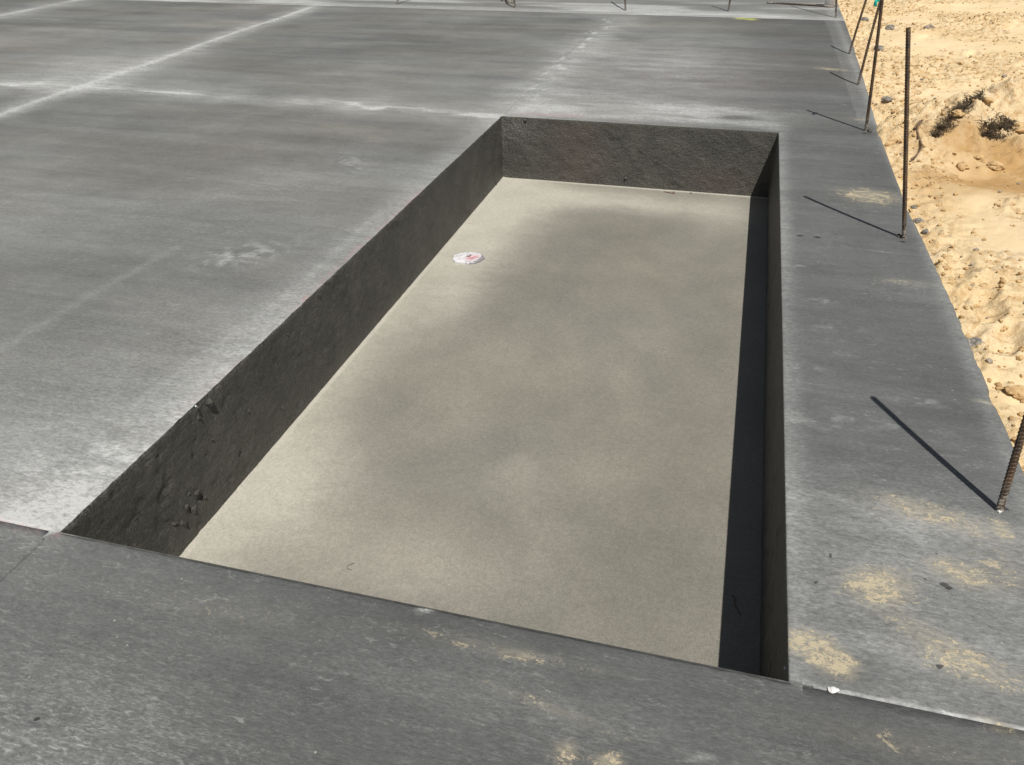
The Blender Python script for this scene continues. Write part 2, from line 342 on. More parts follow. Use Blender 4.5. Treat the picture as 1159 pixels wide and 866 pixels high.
# outer edge of the slab on the sand side, as surveyed
EY = np.array([-6, .956, 1.712, 2.592, 3.176, 4.313, 5.784, 7.894, 9.0, 10.70, 18.]); EX = np.array([2.56, 2.554, 2.552, 2.534, 2.512, 2.514, 2.55, 2.597, 2.61, 2.627, 2.65])
def edge_x(y): return np.interp(y, EY, EX)+.006*(fbm(y*1.7, 0*y, 4.)-.5)*2+.0025*(fbm(y*14, 0*y, 6.)-.5)*2
def seg(*parts):
    out = []
    for a, b, st in parts:
        n = max(1, int(round((b-a)/st))); out += list(np.linspace(a, b, n, endpoint=False))
    out.append(parts[-1][1]); return out
THK = .16
def slab(name, xs, ys, hole=None, grooves=(), edge=False):
    xs = sorted(set(np.round(xs, 5))); ys = sorted(set(np.round(ys, 5)))
    if edge:      # a rounded nose, then the side going down
        e = xs[-1]; prof = [(e+d, z) for d, z in ((.008,-.0008),(.016,-.0035),(.023,-.009),(.028,-.018),(.030,-.03),(.031,-.06),(.033,-.10),(.034,-.15),(.03,-.4))]
    else: prof = []
    X = np.array(xs+[p[0] for p in prof]); PZ = np.array([0]*len(xs)+[p[1] for p in prof])
    Y = np.array(ys); GX, GY = np.meshgrid(X, Y); GZ = np.tile(PZ, (len(Y), 1)).astype(float)
    x = GX.copy(); y = GY.copy()
    if edge:
        x = x+(edge_x(y)-2.56)*sstep(2.28, 2.50, GX)
        chips = sstep(.62, .8, fbm(y*9, x*9, 2.2))*sstep(2.5, 2.55, GX)
        GZ -= .005*chips; x -= .004*chips
    relief = .0022*(fbm(x*1.3, y*1.3, 5.5)-.5)*2+.0010*(fbm(x*9, y*22, 6.5)-.5)*2
    if hole:
        dd = np.maximum(np.maximum(-x, x-W), np.maximum(-y, y-L)); relief *= sstep(.03, .15, dd)
    GZ = GZ+relief
    for g in grooves: GZ += g(x, y)
    m = maps(x, y); GZ -= .006*np.clip(m['pit'], 0, 1)
    nx, ny = len(X), len(Y); idx = np.arange(nx*ny).reshape(ny, nx)
    F = np.stack([idx[:-1,:-1], idx[:-1,1:], idx[1:,1:], idx[1:,:-1]], -1)
    keep = np.ones((ny-1, nx-1), bool)
    if hole:
        cx = (X[:-1]+X[1:])/2; cy = (Y[:-1]+Y[1:])/2
        keep = ~((cx[None,:] > hole[0])&(cx[None,:] < hole[1])&(cy[:,None] > hole[2])&(cy[:,None] < hole[3]))
    F = F[keep]
    V = np.stack([x, y, GZ], -1).reshape(-1, 3)
    # skirt: the other free sides go straight down
    n0 = len(V); ring = list(idx[0,:])+list(idx[1:,-1])+list(idx[-1,-2::-1])+list(idx[-2:0:-1,0])
    S = V[ring].copy(); S[:,2] -= THK if not edge else 0; S[:,2] = np.minimum(S[:,2], -THK)
    V = np.vstack([V, S]); k = len(ring); q = np.arange(k)
    SF = np.stack([np.array(ring)[(q+1)%k], np.array(ring)[q], n0+q, n0+(q+1)%k], -1)
    F = np.vstack([F.reshape(-1,4), SF])
    at_ = {a: np.concatenate([v.ravel(), v.ravel()[ring]]) for a, v in m.items()}
    o = new_mesh(name, V, F, M_SLAB, attrs=at_)
    tag(o, kind='structure'); return o

O = .03
def cut(c0, y0, y1, w=.0022, dep=.012):      # a saw cut along y at x=c0
    return lambda x, y: -dep*(np.abs(x-c0) < w)*(y > y0)*(y < y1)
cutxs = [-.0035, -.0017, .0017, .0035]
def ridge(x, y):                              # laitance squeezed up along the cross joint, and a knife line in it
    w = .06*(fbm(x*2.5, 0*x, 3.)-.5); d = y-(4.44+.03*np.sin(x*1.3)+w)
    return (x < -.05)*(.004*np.exp(-(d/.03)**2)-.003*np.exp(-((d-.03)/.012)**2))*(.4+1.2*fbm(x*4, y*4))
def ridge2(x, y):
    d = x-np.interp(y, [0, 3.6, 5.6, 9.1], [-3.4, -3.58, -3.65, -3.80]); return .004*np.exp(-(d/.03)**2)-.004*np.exp(-((d-.035)/.02)**2)
def ridge3(x, y):
    d = y-4.335; return (x > W+.05)*(-.002*np.exp(-(d/.012)**2))
xs = seg((-14,-4.2,.12), (-4.2,-3.2,.035), (-3.2,-1.2,.05), (-1.2,-O,.018), (-O,W+O,.02), (W+O,2.56-.03,.010))+cutxs
ys = seg((.0015,1.4,.010), (1.4,3.2,.018), (3.2,4.2,.03), (4.2,4.7,.012), (4.7,JOINT_Y-.002,.035))+[L+O]
xs = [v for v in xs if not (-O < v < -.004 and False)]
main = slab('concrete_slab', xs+[-O, W+O], ys, hole=(-O, W+O, -O, L+O), grooves=[cut(0, L+O+.01, 8.98), ridge, ridge2, ridge3], edge=True)
tag(main, 'grey concrete slab with drag marks round the sunken recess')
xsf = seg((-14,-2,.12), (-2,-.3,.03), (-.3,W+.1,.016), (W+.1,2.53,.016))+[-.0255,-.0225,-.0275,-.0205,-O,W+O]
front = slab('front_slab', xsf, seg((-8,-1.2,.12), (-1.2,-O,.012))+[-O,-.0015], hole=(-O, W+O, -O, .1), grooves=[cut(-.024, -9, .1, .002, .014)], edge=True)
tag(front, 'darker concrete slab along the near end of the recess')
rear = slab('rear_slab', seg((-14,2.53,.07)), seg((JOINT_Y+.004,11,.05), (11,18,.15)), edge=True)
tag(rear, 'paler concrete slab beyond the far construction joint')

# ------------------------------------------------------------------ recess: lip and four sides in one skin
prof = [(O,0.),(.016,-.0001),(.007,-.0003),(.0045,-.001),(.0022,-.0025),(.0008,-.005),(0,-.010)]
prof += [(0, -z) for z in np.arange(.029, DEP+.02, .011)]+[(0, -DEP-.03)]
def side(a, b, st=.011): return list(np.linspace(a, b, int((b-a)/st), endpoint=False))
per = [(t, 0, 0, -1) for t in side(0, W)] + [(W, t, 1, 0) for t in side(0, L)] + [(W-t, L, 0, 1) for t in side(0, W)] + [(0, L-t, -1, 0) for t in side(0, L)]
per = np.array(per); bx, by, nx_, ny_ = per.T
corner = {(0,0):(-1,-1), (W,0):(1,-1), (W,L):(1,1), (0,L):(-1,1)}
for i in range(len(per)):
    for (cx, cy), (a, b) in corner.items():
        if abs(bx[i]-cx) < 1e-6 and abs(by[i]-cy) < 1e-6: nx_[i], ny_[i] = a, b
n = len(per); V = []; 
cd = np.minimum(np.minimum(np.hypot(bx, by), np.hypot(bx-W, by)), np.minimum(np.hypot(bx, by-L), np.hypot(bx-W, by-L)))
for j, (o, z) in enumerate(prof):
    u = bx+nx_*o; v = by+ny_*o
    # straight sides keep their along-coordinate except at the corner; stretch the end samples to close the mitre
    zz = np.full(n, z)
    wgt = 0 if j == 0 else min(1, j/5)
    lipw = np.where((bx > W-.01), .22, 1)*(.0028*(fbm(bx*5, by*5, 1.5)-.5)*2+.0022*(fbm(bx*22, by*22, 2.5, 3)-.5)*2)
    side_k = np.where(bx > W-.01, float(sstep(-.02, -.16, np.array(z))), 1.0)
    rough = side_k*(.0026*(fbm(bx*11+z*4, by*11+z*4, z*16+3, 4)-.5)*2*float(sstep(-.02,-.10,np.array(z)))-.006*sstep(.66,.78,fbm(bx*24, by*24, z*24+9, 2))*np.exp(-((by-.5)/.5)**2)+.0030*(fbm(bx*40, by*40, z*40+3, 2)-.5)*2+.004*sstep(.66,.80,fbm(bx*17, by*13, z*13+9, 3)))
    d = wgt*(lipw*max(.0, 1+z/.30)-(rough*(1-.7*float(sstep(-.40, -.44, np.array(z)))) if j > 4 else rough*.3))
    u = u+nx_*d; v = v+ny_*d
    V.append(np.stack([u, v, zz], -1))
V = np.concatenate(V); k = len(prof)
idx = np.arange(n*k).reshape(k, n); nxt = np.roll(idx, -1, axis=1)
F = np.stack([idx[:-1], idx[1:], nxt[1:], nxt[:-1]], -1).reshape(-1, 4)
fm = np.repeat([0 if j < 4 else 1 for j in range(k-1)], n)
m = maps(V[:,0], V[:,1])
zv = V[:,2]; under = zv < -.02
wp = blob(V[:,0]*1, V[:,1], 0, 0, 1, 1, 0, 0)
wallpale = np.exp(-(((V[:,0]-.10)/.12)**2+((zv+.08)/.10)**2))*(V[:,1] > L-.05)*.9+np.exp(-((V[:,1]-4.0)/.25)**2-((zv+.42)/.05)**2)*(V[:,0] < .05)*.4  # first term paints the sheen of small bumps near the far left corner
wallred = np.exp(-((V[:,0]-.55)/.16)**2)*(V[:,1] > L-.05)*.9+np.exp(-((V[:,0]-1.55)/.2)**2-((zv+.36)/.08)**2)*(V[:,1] > L-.05)
m['pale'] = np.where(under, np.clip(wallpale, 0, 1), m['pale']); m['pink'] = np.where(under, np.clip(wallred, 0, 1), m['pink'])
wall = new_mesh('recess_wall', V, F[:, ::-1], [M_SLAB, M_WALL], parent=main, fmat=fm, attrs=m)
wall['label'] = 'rough dark sides of the sunken recess'

# recess floor
X = np.array(seg((-.03, W+.03, .014))); Y = np.array(seg((-.03, L+.03, .02))); GX, GY = np.meshgrid(X, Y)
def fb(px, py, rx, ry, ang=0, amp=1.0):
    cx, cy = at(px, py, -DEP); c, s = math.cos(ang), math.sin(ang)
    u = ((GX-cx)*c+(GY-cy)*s)/rx; v = (-(GX-cx)*s+(GY-cy)*c)/ry
    return amp*np.exp(-(u*u+v*v))
n1 = fbm(GX*1.6+GY*.5, GY*1.4, 12.); n2 = fbm(GX*4, GY*3, 13.)
pale = fb(560,240,.42,.75,0,.95)+fb(700,228,.75,.22,0,.75)+fb(520,330,.20,.5,0,.55)+np.exp(-(GX/.22)**2)*.55+fb(330,560,.30,.45,0,.50)+fb(480,640,.35,.22,0,.38)+fb(820,250,.25,.45,0,.30)
pale = np.clip(pale, 0, 1)*(.75+.5*n1)
pale = np.maximum(pale, .95*(GX < .012+.010*n2)); pale = np.maximum(pale, .9*(GY > L-.018))
pale += .5*np.exp(-((GX-1.0)/.5)**2-((GY-1.5)/.9)**2)*sstep(.5,.62,n2)*.5
dark = fb(690,270,.40,.42,.2,.75)+fb(600,320,.30,.30,.4,.60)+fb(795,400,.16,.9,0,.55)+fb(700,640,.28,.35,0,.60)+fb(760,560,.2,.5,0,.5)+fb(560,370,.3,.3,0,.35)+fb(330,440,.05,.2,0,.5)+fb(640,470,.3,.3,0,.2)
dark = dark*(.4+1.2*n1)
warm = fb(720,310,.3,.45,0,.7)+fb(600,430,.35,.35,0,.45)+fb(460,620,.4,.2,0,.5)+fb(730,500,.3,.3,0,.4)
Z = -DEP+.0015*(fbm(GX*3, GY*3, 21.)-.5)*2+.004*np.exp(-(GX/.02)**2)+.003*np.exp(-((GY-L)/.02)**2)
nx, ny = len(X), len(Y); idx = np.arange(nx*ny).reshape(ny, nx)
F = np.stack([idx[:-1,:-1], idx[:-1,1:], idx[1:,1:], idx[1:,:-1]], -1).reshape(-1, 4)
fl = new_mesh('recess_floor', np.stack([GX, GY, Z], -1).reshape(-1,3), F, M_FLOOR, attrs=dict(pale=np.clip(pale,0,1).ravel(), dark=np.clip(dark,0,1).ravel(), warm=np.clip(warm,0,1).ravel()))
tag(fl, 'smooth beige grey floor of the sunken recess', kind='structure')

# ------------------------------------------------------------------ sand terrain
MX, MY = at(1118, 145, -.05)
RA, RB = at(1048, 166, -.05), at(1215, 120, -.05); HX, HY = at(1125, 200, -.1)
def sand_h(x, y):
    r = x-edge_x(y)
    h = -.075+.05*(fbm(x*.9, y*.9, 31.)-.5)*2+.028*(fbm(x*3.1, y*3.1, 32.)-.5)*2+.04*sstep(0, 3, r)
    cr = sstep(.42, .60, fbm(x*1.5+4, y*1.5, 33.))
    cr = np.maximum(cr, sstep(.45, .08, r)*.95*sstep(.30,.45,fbm(x*2.5,y*2.5,61.)))
    h = h+.015*sstep(.40,.05,r)*(sstep(.5,.68,fbm(x*18, y*18, 62., 3))-.5)
    md = np.exp(-((x-MX-.15)/1.0)**2-((y-MY+.1)/.60)**2)
    cr = np.maximum(cr, sstep(.15, .6, md))
    lump = fbm(x*13, y*13, 34., 3); fine = fbm(x*34, y*34, 35., 3)
    h = h+cr*(.016*sstep(.5, .72, lump)+.012*sstep(.5,.7,fine))+.004*(fine-.5)
    ridge = 1-np.abs(2*fbm(x*3.4, y*4.2, 36., 4)-1)
    h = h+md*(.06*ridge**3+.02)
    t = np.clip(((x-RA[0])*(RB[0]-RA[0])+(y-RA[1])*(RB[1]-RA[1]))/((RB[0]-RA[0])**2+(RB[1]-RA[1])**2), 0, 1)
    sx = x-RA[0]-t*(RB[0]-RA[0]); sy = y-RA[1]-t*(RB[1]-RA[1]); sg = np.sign(sy)*np.hypot(sx, sy)+.10*(fbm(x*5, y*5, 51.)-.5)
    crest = np.where(sg > 0, np.exp(-(sg/.42)**2), np.exp(-(sg/.16)**2))*(.35+.65*sstep(0, .6, t))
    h = h+.19*crest*(.55+.9*fbm(x*6, y*6, 52.)) - .09*np.exp(-((x-HX)/.38)**2-((y-HY)/.26)**2)
    crx = np.clip(crest*1.3+md, 0, 1); h = h+crx*(.05*sstep(.5,.7,fbm(x*11,y*11,53.))+.02*(fbm(x*40,y*40,54.)-.5))
    cr = np.maximum(cr, crx)
    # heel prints pressed into the smooth sand
    for fx, fy, a in FEET:
        c, s = math.cos(a), math.sin(a); u = ((x-fx)*c+(y-fy)*s)/.13; v = (-(x-fx)*s+(y-fy)*c)/.055
        q = u*u+v*v; h = h-.028*np.exp(-q*q)+.010*np.exp(-((np.sqrt(q)-1.35)/.25)**2)
    far = sstep(6, 40, np.hypot(x-2, y-4)); h = h*(1-far)+(-.06+.4*(fbm(x*.05, y*.05, 40.)-.5))*far
    inside = sstep(-.02, -.10, r)*sstep(18.2, 18.0, y)*sstep(-14.2,-14.0, x)*sstep(-8.2,-8.0, y)
    return h*(1-inside)-.9*inside, cr, md
FEET = [(at(px, py, -.06)[0], at(px, py, -.06)[1], a) for px, py, a in [(1085,300,1.3),(1110,330,1.1),(1060,75,.9),(1100,60,1.2),(1120,345,1.4),(1140,385,1.2),(1080,25,1.5),(1130,90,.7),(1045,40,1.0),(1140,30,.6)]]
xs = seg((-400,-40,20), (-40,-15,3), (-15,-13.8,.2), (-13.8,2.2,1.0), (2.2,2.44,.06), (2.44,4.6,.012), (4.6,8,.05), (8,20,.5), (20,60,4), (60,400,20))
ys = seg((-400,-40,20), (-40,-8.5,2), (-8.5,-7.8,.1), (-7.8,.3,.4), (.3,7,.013), (7,12,.025), (12,17.8,.2), (17.8,18.4,.1), (18.4,60,3), (60,400,20))
X, Y = np.array(xs), np.array(ys); GX, GY = np.meshgrid(X, Y); H, CR, MD = sand_h(GX, GY)
nx, ny = len(X), len(Y); idx = np.arange(nx*ny).reshape(ny, nx)
F = np.stack([idx[:-1,:-1], idx[:-1,1:], idx[1:,1:], idx[1:,:-1]], -1).reshape(-1, 4)
def sb(px, py, rx, ry, amp):
    cx, cy = at(px, py, -.03); return amp*np.exp(-((GX-cx)/rx)**2-((GY-cy)/ry)**2)
dk = (sb(1140,200,.45,.26,1.3)+sb(1100,165,.45,.14,.8)+sb(1150,180,.3,.25,.8)+sb(1060,215,.2,.3,.35))*(.3+1.4*fbm(GX*9, GY*9, 3.))
sand = new_mesh('sand_ground', np.stack([GX, GY, H], -1).reshape(-1,3), F, M_SAND, attrs=dict(crumb=CR.ravel(), dark=np.clip(dk,0,1).ravel()))
tag(sand, 'dry yellow sand beside the slab', kind='structure')

# ------------------------------------------------------------------ lumps and stones
import bmesh
def rock_arrays(r, seed, sub=2, flat=.7, jag=.35):
    bm = bmesh.new(); bmesh.ops.create_icosphere(bm, subdivisions=sub, radius=1)
    v = np.array([tuple(q.co) for q in bm.verts]); f = np.array([[q.index for q in p.verts] for p in bm.faces]); bm.free()
    k = 1+jag*(fbm(v[:,0]*1.3+seed*7.7, v[:,1]*1.3, v[:,2]*1.3+seed, 3)-.5)*2.4
    v = v*k[:,None]*np.array([r, r*(.65+.5*((seed*.37)%1)), r*flat])
    return v, f
def rock(name, x, y, z, r, seed, mat, label=None, cat=None, group=None, parent=None, flat=.65, kind=None, jag=.5):
    v, f = rock_arrays(r, seed, 3 if r > .02 else 2, flat, jag)
    o = new_mesh(name, v, f, mat, parent=parent, smooth=False)
    o.location = (x, y, z); o.rotation_euler = (0, 0, seed*1.7)
    if label: tag(o, label, cat, group, kind)
    return o
def sand_z(x, y): return float(sand_h(np.array([float(x)]), np.array([float(y)]))[0][0])

# mortar squeezed out on the long side of the recess
for i, (py, pz, r) in enumerate([(.46,-.30,.013),(.50,-.33,.016),(.53,-.29,.011),(.42,-.34,.012),(.38,-.31,.009),(.49,-.27,.009),(.57,-.34,.008),(.70,-.03,.013),(.62,-.05,.010),
                                 (1.52,-.03,.007),(1.75,-.035,.006),(1.25,-.06,.006),(.9,-.20,.006),(1.1,-.33,.007),(.66,-.17,.006),(2.2,-.28,.006),(3.9,-.40,.012),(4.2,-.42,.012)]):
    rock('mortar_lump', .001, py+.01*math.sin(i*5), pz, r*.85, i+3.3, M_WALL, parent=wall, flat=.9, jag=.95)
rock('mortar_lump', .17, L-.004, -.02, .012, 9.1, M_MORT, parent=wall); rock('mortar_lump', .9, L-.006, -.38, .010, 5.2, M_MORT, parent=wall)

def sand_rock(px, py, r, mat, name, label, cat, group=None, flat=.65, dz=-.05):
    x, y = at(px, py, dz); z = sand_z(x, y); return rock(name, x, y, z+r*.2, r, px*.013+py*.7, mat, label, cat, group, flat=flat)
G1 = 'grey mortar splashes at the foot of the slab edge'
for px, py, r, lab in [(1104,384,.038,'grey mortar lump on the sand by the slab edge, nearest of the splashes'),
        (1098,377,.020,'small grey mortar lump touching the nearest splash on the sand'),
        (1042,243,.030,'grey mortar lump on the sand right of the standing bar nearest the recess corner'),
        (1036,228,.024,'small grey mortar lump just beyond the lump beside the tall bar'),
        (1049,256,.026,'grey mortar lump tucked against the slab edge near the tall bar foot'),
        (1004,112,.045,'flat grey mortar lump on the sand between the crossing bars'),
        (994,55,.06,'blue grey mortar lump on the sand right of the two crossing bars'),
        (979,20,.06,'dark grey mortar lump on the sand left of the crossing bars'),
        (1008,29,.06,'pale grey mortar lump on the sand between leaning bars and the tall bar')]:
    sand_rock(px, py, r*.75, M_GREY, 'mortar_splash', lab, 'mortar lump', G1, .8)
sand_rock(1052, 30, .045, M_STONE, 'stone', 'round brownish stone on the smooth far sand', 'stone')
sand_rock(1137, 85, .022, M_STONE, 'stone', 'small dark stone lying on smooth sand above the mound', 'stone')
sand_rock(1080, 117, .014, M_STONE, 'stone', 'tiny dark stone on smooth sand left of the mound ridge', 'stone')
# scattered crumbs nobody could count
VV, FF, off = [], [], 0
cnt = 0
while cnt < 9000:
    x = 2.5+RNG.random()**1.2*3.6; y = .6+RNG.random()*10.5
    r_ = x-float(np.interp(y, EY, EX))
    if r_ < .035: continue
    cr = float(sstep(.42, .60, fbm(np.array([x*1.5+4]), np.array([y*1.5]), 33.))[0]); cr = max(cr, float(sstep(.40,.05,r_))*.8)
    if RNG.random() > .10+.9*cr: continue
    VV.append((x, y)); cnt += 1
XY = np.array(VV); ZZ = sand_h(XY[:,0], XY[:,1])[0]
protos = [rock_arrays(1.0, k*1.37+2, 1, .75, .5) for k in range(12)]
vs, fs, mi = [], [], []
for i in range(cnt):
    pv, pf = protos[i % 12]; r = .0035+.011*RNG.random()**3+(.012*RNG.random() if RNG.random() < .05 else 0)
    a = RNG.random()*6.28; c, s = math.cos(a), math.sin(a)
    q = pv*r; q = np.stack([q[:,0]*c-q[:,1]*s, q[:,0]*s+q[:,1]*c, q[:,2]], -1)+np.array([XY[i,0], XY[i,1], ZZ[i]+r*.3])
    vs.append(q); fs.append(pf+off); off += len(pv); mi += [0 if RNG.random() < .95 else 1]*len(pf)
cr_o = new_mesh('sand_crumbs', np.concatenate(vs), np.concatenate(fs), [M_CLOD, M_STONE], smooth=False, fmat=mi)
tag(cr_o, 'small crumbs of sand and soil scattered over the ground', 'sand crumbs', kind='stuff')

# clods along the mound
G2 = 'sand clods on the mound'
for i, (px, py, r, lab) in enumerate([(1108,126,.04,'sand clod at the crest of the mound, above the left dark tuft'), (1108,150,.035,'sand clod on the mound crest between the two dark tufts'),
        (1128,182,.05,'broad sand clod below the right dark tuft'), (1075,160,.04,'sand clod at the left foot of the mound'), (1092,182,.04,'sand clod below the left dark tuft'),
        (1150,160,.055,'sand clod at the right picture edge below the mound crest'), (1107,178,.035,'small sand clod among the mound debris, lower middle'),
        (1152,445,.035,'sand clod by the slab edge nearest the front standing bar')]):
    sand_rock(px, py, r, M_CLOD, 'sand_clod', lab, 'clod', G2 if i < 7 else None, .6)

# ------------------------------------------------------------------ dead grass tufts on the mound
def tube_arrays(pts, rad, seg_=6):
    P = np.array(pts, float); R_ = np.broadcast_to(rad, (len(P),)); V = []; F = []
    T = np.gradient(P, axis=0); T /= np.linalg.norm(T, axis=1)[:,None]+1e-9
    ref = np.array([1., .3, .1]); 
    for i in range(len(P)):
        a = np.cross(T[i], ref); a /= np.linalg.norm(a); b = np.cross(T[i], a)
        for k in range(seg_):
            t = 2*math.pi*k/seg_; V.append(P[i]+R_[i]*(a*math.cos(t)+b*math.sin(t)))
    for i in range(len(P)-1):
        for k in range(seg_): F.append([i*seg_+k, i*seg_+(k+1)%seg_, (i+1)*seg_+(k+1)%seg_, (i+1)*seg_+k])
    return np.array(V), F, [list(range(seg_))[::-1], [(len(P)-1)*seg_+k for k in range(seg_)]]
def tuft(pts, spread, nb, label):
    vs, fs, off = [], [], 0
    x0, y0 = at(*pts[0], -.02); x1, y1 = at(*pts[1], -.02)
    cx, cy = (x0+x1)/2, (y0+y1)/2
    for i in range(nb):
        t = random.random(); x = x0+(x1-x0)*t+random.gauss(0, spread*(.3+math.sin(math.pi*t)))*.6; y = y0+(y1-y0)*t+random.gauss(0, spread*(.3+math.sin(math.pi*t)))
        z = sand_z(x, y)-.01; a = random.random()*6.28; l = random.uniform(.02, .065)
        bx_, by_ = math.cos(a)*l*.8, math.sin(a)*l*.8
        P = [(x-cx, y-cy, z), (x-cx+bx_*.4, y-cy+by_*.4, z+l*.6), (x-cx+bx_, y-cy+by_, z+l*.7)]
        v, f, c = tube_arrays(P, [.0022, .002, .0008], 3); vs.append(v); fs += [[q+off for q in g] for g in f]; off += len(v)
    o = new_mesh('dead_grass_tuft', np.concatenate(vs), np.array(fs), M_STRAW, smooth=False); o.location = (cx, cy, 0)
    tag(o, label, 'grass tuft', 'dead grass tufts on the mound')
tuft([(1054,164),(1102,140)], .026, 1000, 'long dark tuft of dead grass on the left of the mound')
tuft([(1112,162),(1142,152)], .034, 1000, 'bushy dark tuft of dead grass on the right of the mound')

# root loop in the sand
P = []
for k, (px, py) in enumerate([(1030,165),(1034,161),(1038,161),(1033,166),(1036,169),(1041,173),(1041,177),(1036,179),(1031,180)]):
    x, y = at(px, py, -.05); P.append((x, y, sand_z(x, y)+.03+.012*math.sin(k*1.2)))
from mathutils.geometry import interpolate_bezier
def smooth_path(P, n=6):
    P = [Vector(p) for p in P]; out = []
    for i in range(len(P)-1):
        p0 = P[max(i-1,0)]; p1 = P[i]; p2 = P[i+1]; p3 = P[min(i+2,len(P)-1)]
        for t in np.linspace(0, 1, n, endpoint=False):
            out.append(.5*((2*p1)+(p2-p0)*t+(2*p0-5*p1+4*p2-p3)*t*t+(3*p1-p0-3*p2+p3)*t**3))
    out.append(P[-1]); return [tuple(q) for q in out]
def cord(name, P, rad, mat, label, cat):
    P = smooth_path(P); c = np.mean(P, axis=0); c[2] = min(p[2] for p in P)
    v, f, caps = tube_arrays(np.array(P)-c, rad, 6); o = poly_mesh(name, v, f+caps, mat); o.location = tuple(c); tag(o, label, cat); return o
cord('root', P, .006, M_ROOT, 'thin brown root curling out of the sand behind the tall bar', 'root')
fz = -DEP+.003
def fpath(pts, z): return [(*at(px, py, z), z) for px, py in pts]
cord('twig', fpath([(828,673),(832,677),(831,683),(835,690),(838,695)], fz), .0018, M_ROOT, 'thin curled twig lying in the shaded strip of the recess floor', 'twig')
cord('twig', fpath([(401,637),(394,640),(393,643),(398,645)], fz), .0007, M_ROOT, 'tiny hooked twig on the sunlit recess floor near its front edge', 'twig')
cord('twig', fpath([(752,217),(758,218),(764,219)], fz), .004, M_ROOT, 'short dark twig on the recess floor at the foot of the far wall', 'twig')
cord('splinter', [(.0, .64, -.018), (.012, .625, -.004), (.02, .61, .012)], .003, M_CHIP, 'pale splinter sticking out of the lip of the long recess side', 'splinter')

# chips
def slab_chip(px, py, r, mat, label, z=0.0, flat=.4):
    x, y = at(px, py, z); o = rock('mortar_chip', x, y, z+r*flat*.5, r, px*.11, mat, label, 'mortar chip', flat=flat); return o
slab_chip(943, 782, .011, M_CHIP, 'white mortar chip in the joint at the near right of the recess', 0)
slab_chip(1131, 579, .011, M_CHIP, 'pale mortar crumb at the foot of the front standing bar', 0, .6)
slab_chip(889, 757, .005, M_CHIP, 'tiny white mortar crumb at the near right corner of the recess', -.03)
slab_chip(984, 149, .020, M_MORT, 'dark mortar crumb at the foot of the third standing bar', 0, .6)
slab_chip(1003, 151, .020, M_MORT, 'dark mortar crumb between the third standing bar and the sand', 0, .6)
slab_chip(1017, 268, .013, M_MORT, 'dark mortar crumb at the foot of the tall standing bar', 0, .6)
slab_chip(762, 218, .010, M_MORT, 'dark crumb on the recess floor under the far wall', -DEP)
slab_chip(782, 219, .009, M_MORT, 'smaller dark crumb on the recess floor, right of the twig at the far wall', -DEP)

# ------------------------------------------------------------------ plaster patty on the recess floor
def patty():
    s = NT('dried_plaster'); co = s.co; b = s.noise(co, 40.0, 5, .7, .5)
    col = s.mix(s.ramp(b, .50, .66, 0, .9), (.56, .555, .56), (.30, .29, .30))
    col = s.mix(s.math('MULTIPLY', s.attr('red'), s.ramp(b, .30, .52), True), col, (.50, .14, .17))
    col = s.mix(s.ramp(s.math('ADD', s.attr('grit'), s.noise(co, 90.0, 3, .7)), .85, 1.05), col, (.20, .19, .20))
    col = s.mix(s.attr('black'), col, (.03, .02, .02))
    m_ = s.out(col, .6, s.bump(b, .8, .004), .4)
    nr, na = 16, 48; V = [(0, 0, .012)]; 
    for i in range(1, nr+3):
        for k in range(na):
            t = 2*math.pi*k/na; rr = min(i/nr, 1)
            rad = .083*(1+.05*math.sin(2*t+.7)+.05*(float(fbm(np.array([math.cos(t)*2+5]), np.array([math.sin(t)*2]))[0])-.5)*4+.06*math.sin(9*t)*math.sin(4*t+1))
            x, y = rad*rr*math.cos(t), rad*rr*math.sin(t)
            z = .012*(1-rr**6*.25)+.0035*(float(vnoise(np.array([x*45]), np.array([y*45]))[0])-.5)
            if i > nr: x *= 1.0; z = .004 if i == nr+1 else -.003; x *= 1.02; y *= 1.02
            V.append((x, y, z))
    F = [[0, 1+k, 1+(k+1)%na] for k in range(na)]
    for i in range(nr+1):
        for k in range(na): F.append([1+i*na+k, 1+(i+1)*na+k, 1+(i+1)*na+(k+1)%na, 1+i*na+(k+1)%na])
    o = poly_mesh('plaster_patty', V, F, m_)
    v = np.array(V); red = .8*np.exp(-((v[:,0]-.015)/.022)**2-((v[:,1]+.012)/.030)**2)+.8*np.exp(-((v[:,0]-.045)/.02)**2-((v[:,1]-.01)/.035)**2)*.6
    blk = np.exp(-((v[:,0]+.004)/.012)**2-((v[:,1]-.004)/.011)**2)+.9*np.exp(-((v[:,0]-.008)/.005)**2-((v[:,1]-.018)/.014)**2)
    for k_, a_ in (('grit', .36*sstep(.0,.09,v[:,0]-.4*v[:,1])+.25*sstep(.06,.085,np.hypot(v[:,0],v[:,1]))), ('red', red), ('black', np.clip(blk*1.3-.3, 0, 1))):
        a = o.data.attributes.new(k_, 'FLOAT', 'POINT'); a.data.foreach_set('value', a_.astype(np.float32))
    x, y = at(530, 293, -DEP); o.location = (x, y, -DEP+.001)
    tag(o, 'white round plaster patty with a red smear on the recess floor', 'plaster patty')
patty()

